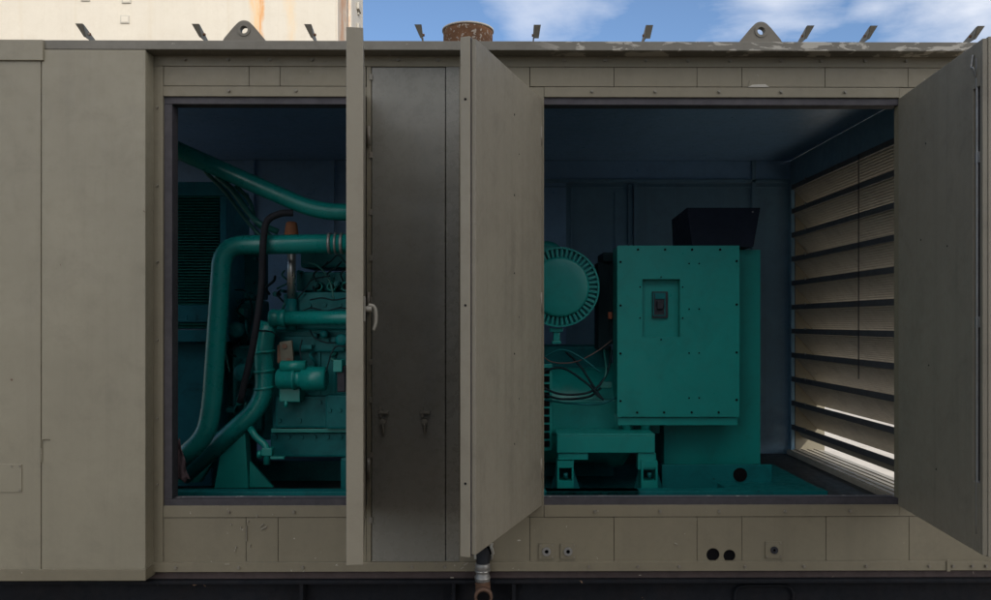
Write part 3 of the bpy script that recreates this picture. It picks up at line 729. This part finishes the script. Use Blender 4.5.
# fittings, brackets and short lines crowding the engine
rf = random.Random(21)
for (x0_, y0_, x1_, y1_, d0, d1, cnt) in ((236, 252, 266, 340, .86, 1.05, 9), (270, 268, 345, 300, .80, .92, 12), (300, 335, 345, 365, .76, .82, 7), (228, 345, 262, 425, .92, 1.02, 8)):
    for k in range(cnt):
        px, py, d = rf.uniform(x0_, x1_), rf.uniform(y0_, y1_), rf.uniform(d0, d1); t_ = rf.random()
        c = MB()
        if t_ < .4:
            r_ = rf.uniform(1.6, 3.4); c.cyl(PD(px, py, d, d+.08), P(px, py, d), M_(r_, d), n=6); c.cyl(P(px, py, d), PD(px, py, d, d-.012), M_(r_*.6, d), n=10); c.build('fitting', m_teal_d, en)
        elif t_ < .7:
            w_, h_ = rf.uniform(2, 6), rf.uniform(2, 5); c.pbox(px-w_, py-h_, px+w_, py+h_, d, d+.08, .003); c.build('bracket', m_teal_d if rf.random() < .7 else m_teal, en)
        else:
            c.tube([PD(px, py, d, d+.05), P(px+rf.uniform(-4, 4), py+5, d), P(px+rf.uniform(-9, 9), py+12, d+.02), PD(px+rf.uniform(-9, 9), py+18, d, d+.06)], M_(rf.uniform(.7, 1.5), d), n=8, sub=5); c.build('short_line', rf.choice((m_wire, m_wire_t, m_teal_d)), en)
# drain tap
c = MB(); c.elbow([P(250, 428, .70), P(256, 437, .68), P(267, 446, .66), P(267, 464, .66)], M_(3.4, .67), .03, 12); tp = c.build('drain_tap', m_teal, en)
c = MB(); c.pbox(261, 448, 272, 456, .635, .685, .006); c.cyl(P(258, 454, .66), P(262, 454, .66), M_(4, .66), n=10); c.pbox(270, 456.5, 284, 459, .63, .66, .002); c.build('tap_lever', m_teal, tp)
# feet and base rails
c = MB(); c.prism([(X(214, .72), Z(488, .72)), (X(248, .72), Z(488, .72)), (X(245, .72), Z(432, .72)), (X(224, .72), Z(432, .72))], 'y', .72, .80, .004)
c.prism([(X(248, .72), Z(488, .72)), (X(272, .72), Z(488, .72)), (X(248, .72), Z(462, .72))], 'y', .75, .77)
c.prism([(X(176, .9), Z(482, .9)), (X(200, .9), Z(482, .9)), (X(232, .9), Z(432, .9)), (X(214, .9), Z(432, .9))], 'y', .9, .95, .004)
c.build('front_mount', m_teal, en)
c = MB(); c.box(X(165, .45), X(640, .45), .45, .53, ZF+.002, Z(491.5, .45), .004); c.box(X(165, .45), X(640, .45), 1.35, 1.43, ZF+.002, Z(491.5, .45), .004)
c.build('base_rail', m_teal_d, en)

# radiator to the far left
ra = thing('radiator', 'tall teal radiator with fine horizontal fins at the left side of the left doorway', 'radiator', (X(200, 1.1), 1.1, ZF))
c = MB(); c.pbox(110, 182, 226, 196, .92, 1.35, .01); c.pbox(110, 330, 226, 342, .92, 1.35, .006); c.pbox(220, 196.5, 226, 329.5, .92, 1.35, .004); c.build('radiator_frame', m_rad, ra)
c = MB()
for k in range(46):
    z = Z(197.5+k*2.88, .94); c.box(X(110, .94), X(219.5, .94), .935, 1.0, z-.0035, z+.0025, 0)
c.build('fins', m_teal, ra, split=None)
c = MB(); c.pbox(110, 197, 219, 329, 1.001, 1.3, .002); c.build('core', m_rad, ra)
c = MB()
for k in range(4): c.pbox(184+k*10, 315, 187+k*10, 320, .925, .935, .001)
c.pbox(178, 305, 214, 322, .928, .934, .002); c.build('caution_plate', m_rad, ra)
c = MB(); c.pbox(212, 300, 252, 486, 1.31, 1.42, .006); c.pbox(226.5, 215, 240, 330, 1.20, 1.30, .006); c.build('fan_shroud', m_teal_d, ra)
c = MB(); c.pbox(110, 342.5, 212, 486, 1.02, 1.30, .006); c.build('lower_shroud', m_rad, ra)

# torn brown rag by the sill
rg = MB(); rr = random.Random(5); n = 9
vs = []; fs = []
for j in range(n):
    for i in range(6):
        t_ = j/(n-1); w = 4 + 9*t_; px = 176 + (i/5)*w*(1-.15*math.sin(j*1.3)) ; py = 440 + t_*40 + 3*math.sin(i*2.1+j)
        vs.append(P(px, py, .10 + .012*math.sin(i*1.9+j*.8)))
fs = [(j*6+i, j*6+i+1, (j+1)*6+i+1, (j+1)*6+i) for j in range(n-1) for i in range(5)]
rg._add(vs, fs, True)
o = rg.build('torn_rag', mat('rag_brown', (.06,.04,.045), .9, var=.3, dirt=(.04,.03,.03), dirt_amt=.6, bump=.8, bscale=120), None, label='torn purplish brown rag hanging in the lower left corner of the left doorway', cat='rag')
md = o.modifiers.new('t', 'SOLIDIFY'); md.thickness = .004

# ------------------------------------------------------------------ ALTERNATOR (wide opening)
al = thing('alternator', 'teal alternator barrel on a crossbeam with two square feet beside the cabinet', 'alternator', (X(600, 1.0), 1.0, ZF))
c = MB(); ax = X(606, 1.15); c.lathe((X(470, 1.15), 1.15, Z(418, 1.15)+.02), (1, 0, 0), [(0, .29), (.02, .31), (.30, .31), (.31, .285), (.82, .285), (.84, .31), (.90, .31), (.95, .25)], 48)
body = c.build('alternator_body', m_teal, al)
c = MB(); c.pbox(551, 400, 660, 434, .86, 1.2, .01); c.build('terminal_skirt', m_teal, al)
# white-edged vent grille
c = MB()
c.pbox(539, 364, 552, 451, .80, .83, .002); vg = c.build('vent_frame', m_teal, al)
c = MB()
for k in range(10): c.pbox(544.0, 368+k*8.1, 549.6, 374+k*8.1, .795, .8005, .0005)
c.build('vent_slot', m_dark, vg)
pb('crossbeam', m_teal, [(557, 436, 655, 453, .60, .66), (558, 453.2, 588, 460, .61, .66), (638, 453.2, 656, 470, .61, .66), (557, 434, 655, 436, .60, .80)], al, .003)
for px in (565.5, 649.5):
    c = MB()
    w = 8.2
    c.plate([(X(px-w, .6), Z(490, .6)), (X(px+w, .6), Z(490, .6)), (X(px+w, .6), Z(461, .6)), (X(px-w, .6), Z(461, .6))], [(X(px-w+2, .6), Z(481, .6)), (X(px+w-2, .6), Z(481, .6)), (X(px+w-2, .6), Z(468, .6)), (X(px-w+2, .6), Z(468, .6))], .60, .70)
    ft = c.build('foot', m_teal, al)
    c = MB(); c.prism([(X(px-14, .66), Z(490.2, .66)), (X(px+15, .66), Z(490.2, .66)), (X(px+6, .66), Z(462, .66)), (X(px-6, .66), Z(462, .66))], 'y', .705, .72); c.build('foot_web', m_teal_d, ft)
    c = MB(); c.cyl(P(px, 473, .62), P(px, 478, .62), M_(2.2, .62), n=8); c.build('mount_bolt', m_teal_d, ft)
c = MB(); c.box(X(545, .5), X(828, .45), .45, .53, ZF+.002, Z(491.5, .45), .004)
zz = Z(491.5, .45)
c.prism([(X(828, .45), .45), (X(828, .45), 1.30), (X(828, .45)-.08, 1.30), (X(828, .45)-.08, .54), (X(828, .45)-.02, .54)], 'y', 0, 1) if False else None
c.build('base_rail', m_teal_d, al)
c = MB(); c.box(X(828, .45)-.50, X(828, .45)-.001, .531, 1.25, ZF+.002, zz-.006, .004)
c.build('base_rail', m_teal_d, al)
c = MB(); c.box(X(545, .5), X(828, .45)-.503, .60, 1.8, ZF+.001, ZF+.03, .003); c.build('base_tray', m_teal_d, al)
c = MB(); c.pbox(662, 465, 772, 489.5, .70, .72, .003); bp = c.build('base_plate', m_teal_d, al)
c = MB(); c.cyl(P(740, 475, .701), PD(740, 475, .701, .697), M_(7, .7), n=22); c.build('plate_hole', m_dark, bp)
# wires under the air cleaner
c = MB()
for pts in (((538, 352, .85), (552, 362, .8), (575, 362, .8), (596, 352, .82), (612, 340, .86)),):
    c.tube([P(*q) for q in pts], .0035, n=7)
c.build('red_brown_wire', m_pinkwire, al)
c = MB()
for pts in (((538, 385, .78), (560, 394, .74), (590, 392, .74), (606, 375, .8), (612, 350, .85)), ((540, 372, .8), (562, 368, .78), (585, 382, .74), (602, 398, .74)), ((566, 352, .85), (580, 366, .8), (592, 384, .78), (600, 396, .8)), ((538, 392, .8), (560, 399, .76), (588, 397, .76), (601, 388, .8)), ((590, 385, .76), (596, 394, .74), (604, 400, .73))):
    c.tube([P(*q) for q in pts], .0065, n=8)
c.build('cable', m_wire, al, split='all')
c = MB()
for pts in (((540, 360, .85), (560, 350, .82), (578, 356, .8), (600, 372, .8)), ((545, 400, .8), (575, 404, .78), (600, 404, .78), (616, 398, .8))):
    c.tube([P(*q) for q in pts], .006, n=8)
c.build('teal_conduit', m_teal_d, al)
c = MB(); c.tube([P(600, 385, .8), P(606, 372, .8), P(604, 350, .9)], .006, n=8); c.pbox(600, 382, 612, 388, .78, .80, .002); c.build('cable_clip', m_wire_t, al)
# upper coupling housing behind the air cleaner
c = MB(); c.pbox(540, 346, 612, 400, 1.15, 1.5, .02); c.build('coupling_housing', m_teal_d, al)

# ------------------------------------------------------------------ AIR CLEANER
ac = thing('air_cleaner', 'round teal air cleaner with a finned rim, left of the cabinet', 'air cleaner', P(560, 330, .9))
yc = .80; cx, cz = X(559.5, yc), Z(287, yc)
c = MB(); c.lathe((cx, yc+.30, cz), (0, -1, 0), [(0, M_(34, yc)), (.24, M_(34, yc)), (.245, M_(39.5, yc)), (.27, M_(39.5, yc)), (.285, M_(38, yc))], 48); c.build('canister', m_teal_d, ac)
c = MB(); r1, r0 = M_(39, yc), M_(29, yc)
nf = 46
for i in range(nf):
    a = 2*math.pi*i/nf; d = Vector((math.cos(a), 0, math.sin(a))); tn = Vector((-math.sin(a), 0, math.cos(a)))
    mid = Vector((cx, yc+.012, cz)) + d*(r0+r1)/2
    c.obox(mid, d*((r1-r0)/2-.004), tn*.0068, Vector((0, .012, 0)), .0018)
c.plate(disc_pts(cx, cz, r1+.006, 64), disc_pts(cx, cz, r1-.004, 64), yc-.004, yc+.03, True)
c.build('rim_fins', m_teal, ac, split=None)
c = MB(); c.lathe((cx, yc+.02, cz), (0, -1, 0), [(0, r0*1.03), (.028, r0*1.03), (.033, r0*1.00), (.037, r0*.92), (.040, r0*.6), (.042, r0*.3), (.0425, r0*.05)], 48); c.build('end_cap', m_teal, ac)
c = MB(); c.pbox(550, 328, 563, 332, yc+.02, yc+.08, .003); c.pbox(553.5, 332, 560, 341, yc+.03, yc+.06, .004); c.pbox(552, 341, 561, 344, yc+.025, yc+.065, .003); c.build('mounting_strap', m_teal, ac)
c = MB(); c.lathe((X(546, 1.0), 1.25, Z(262, 1.0)), (0, -1, 0), [(0, M_(22, 1.0)), (.2, M_(22, 1.0)), (.22, M_(18, 1.0))], 28); c.build('intake_stub', m_teal, ac)

# ------------------------------------------------------------------ CABINET
cb = thing('breaker_cabinet', 'large teal steel breaker cabinet with a recessed switch, right of the air cleaner', 'electrical cabinet', (X(690, .9), .9, ZF+.1))
YC = .72
# front cover with a window (plate ring around the recess), in real size
c = MB()
ox0, ox1, oz0, oz1 = X(617.3, YC), X(739.5, YC), Z(417, YC), Z(245.5, YC)
ix0, ix1, iz0, iz1 = X(642.3, YC), X(680.2, YC), Z(337.3, YC), Z(279, YC)
c.plate([(ox0, oz0), (ox1, oz0), (ox1, oz1), (ox0, oz1)], [(ix0, iz0), (ix1, iz0), (ix1, iz1), (ix0, iz1)], YC, YC+.004)
c.pbox(617.8, 417.6, 737.5, 425.5, YC+.016, YC+.020, .002)
cov = c.build('front_cover', m_teal, cb)
c = MB(); c.plate([(ix0-.003, iz0-.003), (ix1+.003, iz0-.003), (ix1+.003, iz1+.003), (ix0-.003, iz1+.003)], [(ix0+.001, iz0+.001), (ix1-.001, iz0+.001), (ix1-.001, iz1-.001), (ix0+.001, iz1-.001)], YC+.0045, YC+.045)
c.box(ix0-.003, ix1+.003, YC+.0455, YC+.05, iz0-.003, iz1+.003, 0); rec = c.build('switch_recess', m_teal, cov)
c = MB(); c.pbox(652.5, 291.5, 668, 318, YC+.030, YC+.045, .002); br = c.build('breaker', m_black, rec)
c = MB(); c.pbox(655, 293.5, 665.5, 299, YC+.026, YC+.0295, .001); c.plate([(X(654,YC), Z(316,YC)), (X(666.5,YC), Z(316,YC)), (X(666.5,YC), Z(292.5,YC)), (X(654,YC), Z(292.5,YC))], [(X(655,YC), Z(315,YC)), (X(665.5,YC), Z(315,YC)), (X(665.5,YC), Z(293.5,YC)), (X(655,YC), Z(293.5,YC))], YC+.027, YC+.0298); c.build('breaker_frame', m_teal_d, br)
c = MB(); c.pbox(657.5, 301, 663.5, 309, YC+.008, YC+.0295, .003); c.build('breaker_toggle', m_black, br)
s = MB()
def scr(px, py, r=1.15): s.cyl(P(px, py, YC+.001), PD(px, py, YC+.001, YC-.005), M_(r, YC), n=10)
for px in (638, 665, 692, 720): scr(px, 249.5)
for py in (262, 305.5, 353.5, 401): scr(620.5, py); scr(736.5, py-1)
for px in (637, 664, 691.5, 718.5): scr(px, 412.5)
for px, py in ((640, 287), (640, 318), (682.5, 287), (682.5, 318), (661, 277), (661, 339.5), (689, 263.5), (699, 263.5), (689, 309), (699, 309), (689, 353), (699, 353), (689, 398), (699, 398)): scr(px, py, .75)
s.build('cover_screw', m_dark, cov)
c = MB(); c.box(ox0+.006, ox1-.006, YC+.0506, YC+.20, Z(416, YC), oz1-.004, .003); c.box(ox0+.006, ix0-.004, YC+.0045, YC+.0504, Z(416, YC), oz1-.004, 0)
c.box(ix1+.004, ox1-.006, YC+.0045, YC+.0504, Z(416, YC), oz1-.004, 0); c.build('cabinet_body', m_teal, cb)
c = MB(); c.pbox(664, 249.5, 760.5, 465, YC+.21, YC+.75, .004); c.build('rear_housing', m_teal, cb)
c = MB()
for px in (627, 645.5): c.cyl(P(px, 417, YC+.055), P(px, 430.5, YC+.055), M_(5.8, YC), n=6); c.cyl(P(px, 430.5, YC+.055), P(px, 440, YC+.055), M_(4.6, YC), n=16)
c.build('cable_gland', m_teal, cb)
c = MB(); c.pbox(598, 262, 610, 350, YC+.28, YC+.45, .01); c.pbox(603, 252, 614, 262, YC+.25, YC+.5, .01); c.pbox(609, 262.5, 614, 344, YC+.27, YC+.5, .006)
c.build('side_duct', m_wire, cb)
c = MB(); c.pbox(608.5, 312, 612, 319, YC+.24, YC+.268, .002); c.build('orange_tag', m_orange, cb)

# ------------------------------------------------------------------ BLACK HOOD
hd = MB(); y0, y1 = .86, 1.16
tl, tr_, bl, br_ = X(687, y0), X(760.5, y0), X(692.5, y0), X(753.5, y0)
zt_, zb_ = Z(207.3, y0), Z(247.5, y0)+.004
zbk = Z(214, y1)
hl, hr = X(672.5, y1), X(755, y1)
cor = [(bl, y0, zb_), (br_, y0, zb_), (br_, y1, zb_), (X(673, y1), y1, zb_), (tl, y0, zt_), (tr_, y0, zt_), (tr_-.01, y1, zt_-.01), (X(671.5, y1), y1, zt_-.03)]
hd.hexa(cor, .003)
ho = hd.build('control_hood', mat('hood_paint', (.010, .016, .030), .65, spec=.2, var=.2, bump=.2), None, label='black flared sheet metal hood standing on top of the teal cabinet', cat='metal hood')
tag_ = MB(); tag_.cyl((tr_-.045, y0-.001, zt_-.025), (tr_-.045, y0-.006, zt_-.025), .005, n=10); tag_.build('rivet', m_galv, ho)

# ------------------------------------------------------------------ cream container behind
cr = thing('cream_container', 'tall cream painted steel container with rust streaks behind the enclosure roof', 'container', (X(100, YB), YB+1.2, 0))
xr = X(337.0, YB); xl = xr - 12.2; H = 8.2; dc = 1.88
p = MB(); p.box(xl, xr-.02, YB+.02, YB+dc, 0, H, .01); p.build('container_wall', m_cream, cr)
p = MB(); p.box(xr-.019, xr+.004, YB+.021, YB+dc, 0, H, .004); p.build('end_panel', m_cream_s, cr)
def yat(px): return (YB+D)*(496-337.0)/(496-px) - D
p = MB(); p.box(xr+.005, xr+.03, yat(349.5), YB+dc+.01, 0, H, .006); p.build('corner_post', m_cream, cr)
p = MB(); yy = yat(346.5); p.cyl((xr+.04, yy, 0), (xr+.04, yy, H), .018, n=12)
rod = p.build('locking_rod', m_cream_s, cr)
p = MB()
for z in (2, 4, 5.2, Z(22, YB+1), Z(6, YB+1.2), 7.6): p.box(xr+.031, xr+.07, yat(354.5), yat(357), z, z+.10, .008); p.box(xr+.031, xr+.05, yat(355.5), yat(356.3), z-.05, z, .004)
p.build('door_lug', m_tabg, cr)
for px, py in ((124.5, 20), (126, 0), (85, -2)):
    cx_, cz_ = X(px, YB), Z(py, YB); w, h_ = M_(4.6, YB), M_(4.0, YB)
    p = MB(); p.box(cx_-w, cx_+w, YB+.004, YB+.019, cz_-h_, cz_+h_, .012); q = p.build('pressed_tab', m_tabg, cr)
    p = MB(); p.box(cx_-w*.72, cx_+w*.72, YB+.0015, YB+.0038, cz_-h_*.7, cz_+h_*.7, .001); p.build('tab_centre', m_cream, q)

# ------------------------------------------------------------------ yard beyond the louvres
oc = thing('ochre_container', 'ochre and cream container glimpsed through the louvre gaps', 'container', (9.5, 3, 0))
p = MB(); p.box(9.2, 11.6, -2, 10, .15, 2.6, .02); p.build('container_wall', m_ochre, oc)
p = MB()
for k in range(40): p.box(9.15, 9.199, -1.9+k*.3, -1.75+k*.3, .3, 2.45, .01)
p.build('corrugation', m_ochre, oc)
g = MB(); g._add([(2.7, -1.5, .004), (9, -1.5, .004), (9, 12, .004), (2.7, 12, .004)], [(0, 1, 2, 3)]); g.build('pavement', mat('pale_paving', (.68,.62,.52), .85, var=.1, dirt=(.4,.34,.27), dirt_amt=.5, bump=.3), None, kind='structure')
# ------------------------------------------------------------------ ground and added sun blocker behind the camera
g = MB(); g._add([(-400, -400, 0), (400, -400, 0), (400, 400, 0), (-400, 400, 0)], [(0, 1, 2, 3)]); g.build('ground', m_concrete, None, kind='structure')
wh = thing('sun_blocker', 'unseen block added behind the photographer to keep the sun off the front', 'sun blocker', (0, -12, 0))
HW = 6.25
p = MB(); p.box(-1.7, 4.98, -9.6, -7, 0, HW, .03); p.build('wall', m_blocker, wh)
p = MB(); p.box(-1.75, 5.0, -9.65, -6.95, HW+.002, HW+.08, .02); p.build('roof', m_blocker, wh)
for k in range(2):
    p = MB(); p.box(-1.2+k*3.2, 1.4+k*3.2, -6.998, -6.94, .05, 3.2, .01); p.build('blocker_door', m_galv, wh)

# ------------------------------------------------------------------ light
el_, az = R(22), math.atan2(.35, .94)        # sun stands behind the camera, to the right
sd = Vector((math.cos(el_)*math.sin(az), -math.cos(el_)*math.cos(az), math.sin(el_)))
sl = bpy.data.lights.new('sun', 'SUN'); sl.energy = 2.2; sl.angle = R(.53); sl.color = (1, .95, .87)
so = bpy.data.objects.new('sun', sl); COL.objects.link(so); so.rotation_euler = (-sd).to_track_quat('-Z', 'Y').to_euler()
w = bpy.data.worlds.new('World'); scn.world = w; w.use_nodes = True; nt = w.node_tree; N = nt.nodes; L = nt.links
bg = N['Background']; sky = N.new('ShaderNodeTexSky'); sky.sky_type = 'NISHITA'; sky.sun_disc = False
sky.sun_elevation = el_; sky.sun_rotation = math.atan2(sd.x, sd.y)
sky.air_density = .9; sky.dust_density = .1; sky.ozone_density = 4.0
tc = N.new('ShaderNodeTexCoord').outputs['Generated']
f1 = noise(nt, (3.4, 3.4, 9.0), tc, 9, .58, .4)
def blob(px, py, r, amp):
    d = Vector((X(px, 100), 100+D, Z(py, 100)-CZ)).normalized()
    n = N.new('ShaderNodeVectorMath'); n.operation = 'DISTANCE'; L.new(tc, n.inputs[0]); n.inputs[1].default_value = d
    return ramp(nt, n.outputs['Value'], r, 0, 0, amp)
acc = f1
for b_ in ((530, -10, .075, .20), (620, -4, .05, .12), (775, 4, .075, .28), (875, 8, .03, .14), (975, 10, .10, .32), (400, 20, .10, -.35), (650, 30, .06, -.25), (480, 35, .05, -.2)):
    acc = math_(nt, 'ADD', acc, blob(*b_))
f3 = noise(nt, (14, 14, 26), tc, 8, .6, .3)
acc = math_(nt, 'ADD', acc, ramp(nt, f3, .2, .8, -.07, .07))
cl = ramp(nt, acc, .50, .94, .03, .9)
# clouds; brighter bank added towards the sun, out of view, to light the front
dt_ = N.new('ShaderNodeVectorMath'); dt_.operation = 'DOT_PRODUCT'; L.new(tc, dt_.inputs[0]); dt_.inputs[1].default_value = sd
front = ramp(nt, dt_.outputs['Value'], -.1, .75, 0, 1)
cl = math_(nt, 'MAXIMUM', cl, math_(nt, 'MULTIPLY', front, ramp(nt, f1, .35, .6, .35, .95)))
cc = mixc(nt, (7.0, 7.2, 7.7), (17.6, 16.6, 15.6), front)
c_ = mixc(nt, sky.outputs[0], cc, cl)
L.new(c_, bg.inputs['Color']); bg.inputs['Strength'].default_value = .11

# ------------------------------------------------------------------ camera
cam = bpy.data.cameras.new('camera'); co = bpy.data.objects.new('camera', cam); COL.objects.link(co)
co.location = (0, -D, CZ); co.rotation_euler = (R(90), 0, -PSI)
cam.sensor_fit = 'HORIZONTAL'; cam.sensor_width = 36; cam.lens = F/991*36
cam.shift_x = -(PXC-495.5)/991; cam.shift_y = (PYC-300)/991
cam.clip_start = .05; cam.clip_end = 2000
scn.camera = co
scn.view_settings.view_transform = 'Standard'; scn.view_settings.look = 'None'; scn.view_settings.gamma = 1
scn.view_settings.exposure = 0.35
scn.render.resolution_x = 1024; scn.render.resolution_y = 620
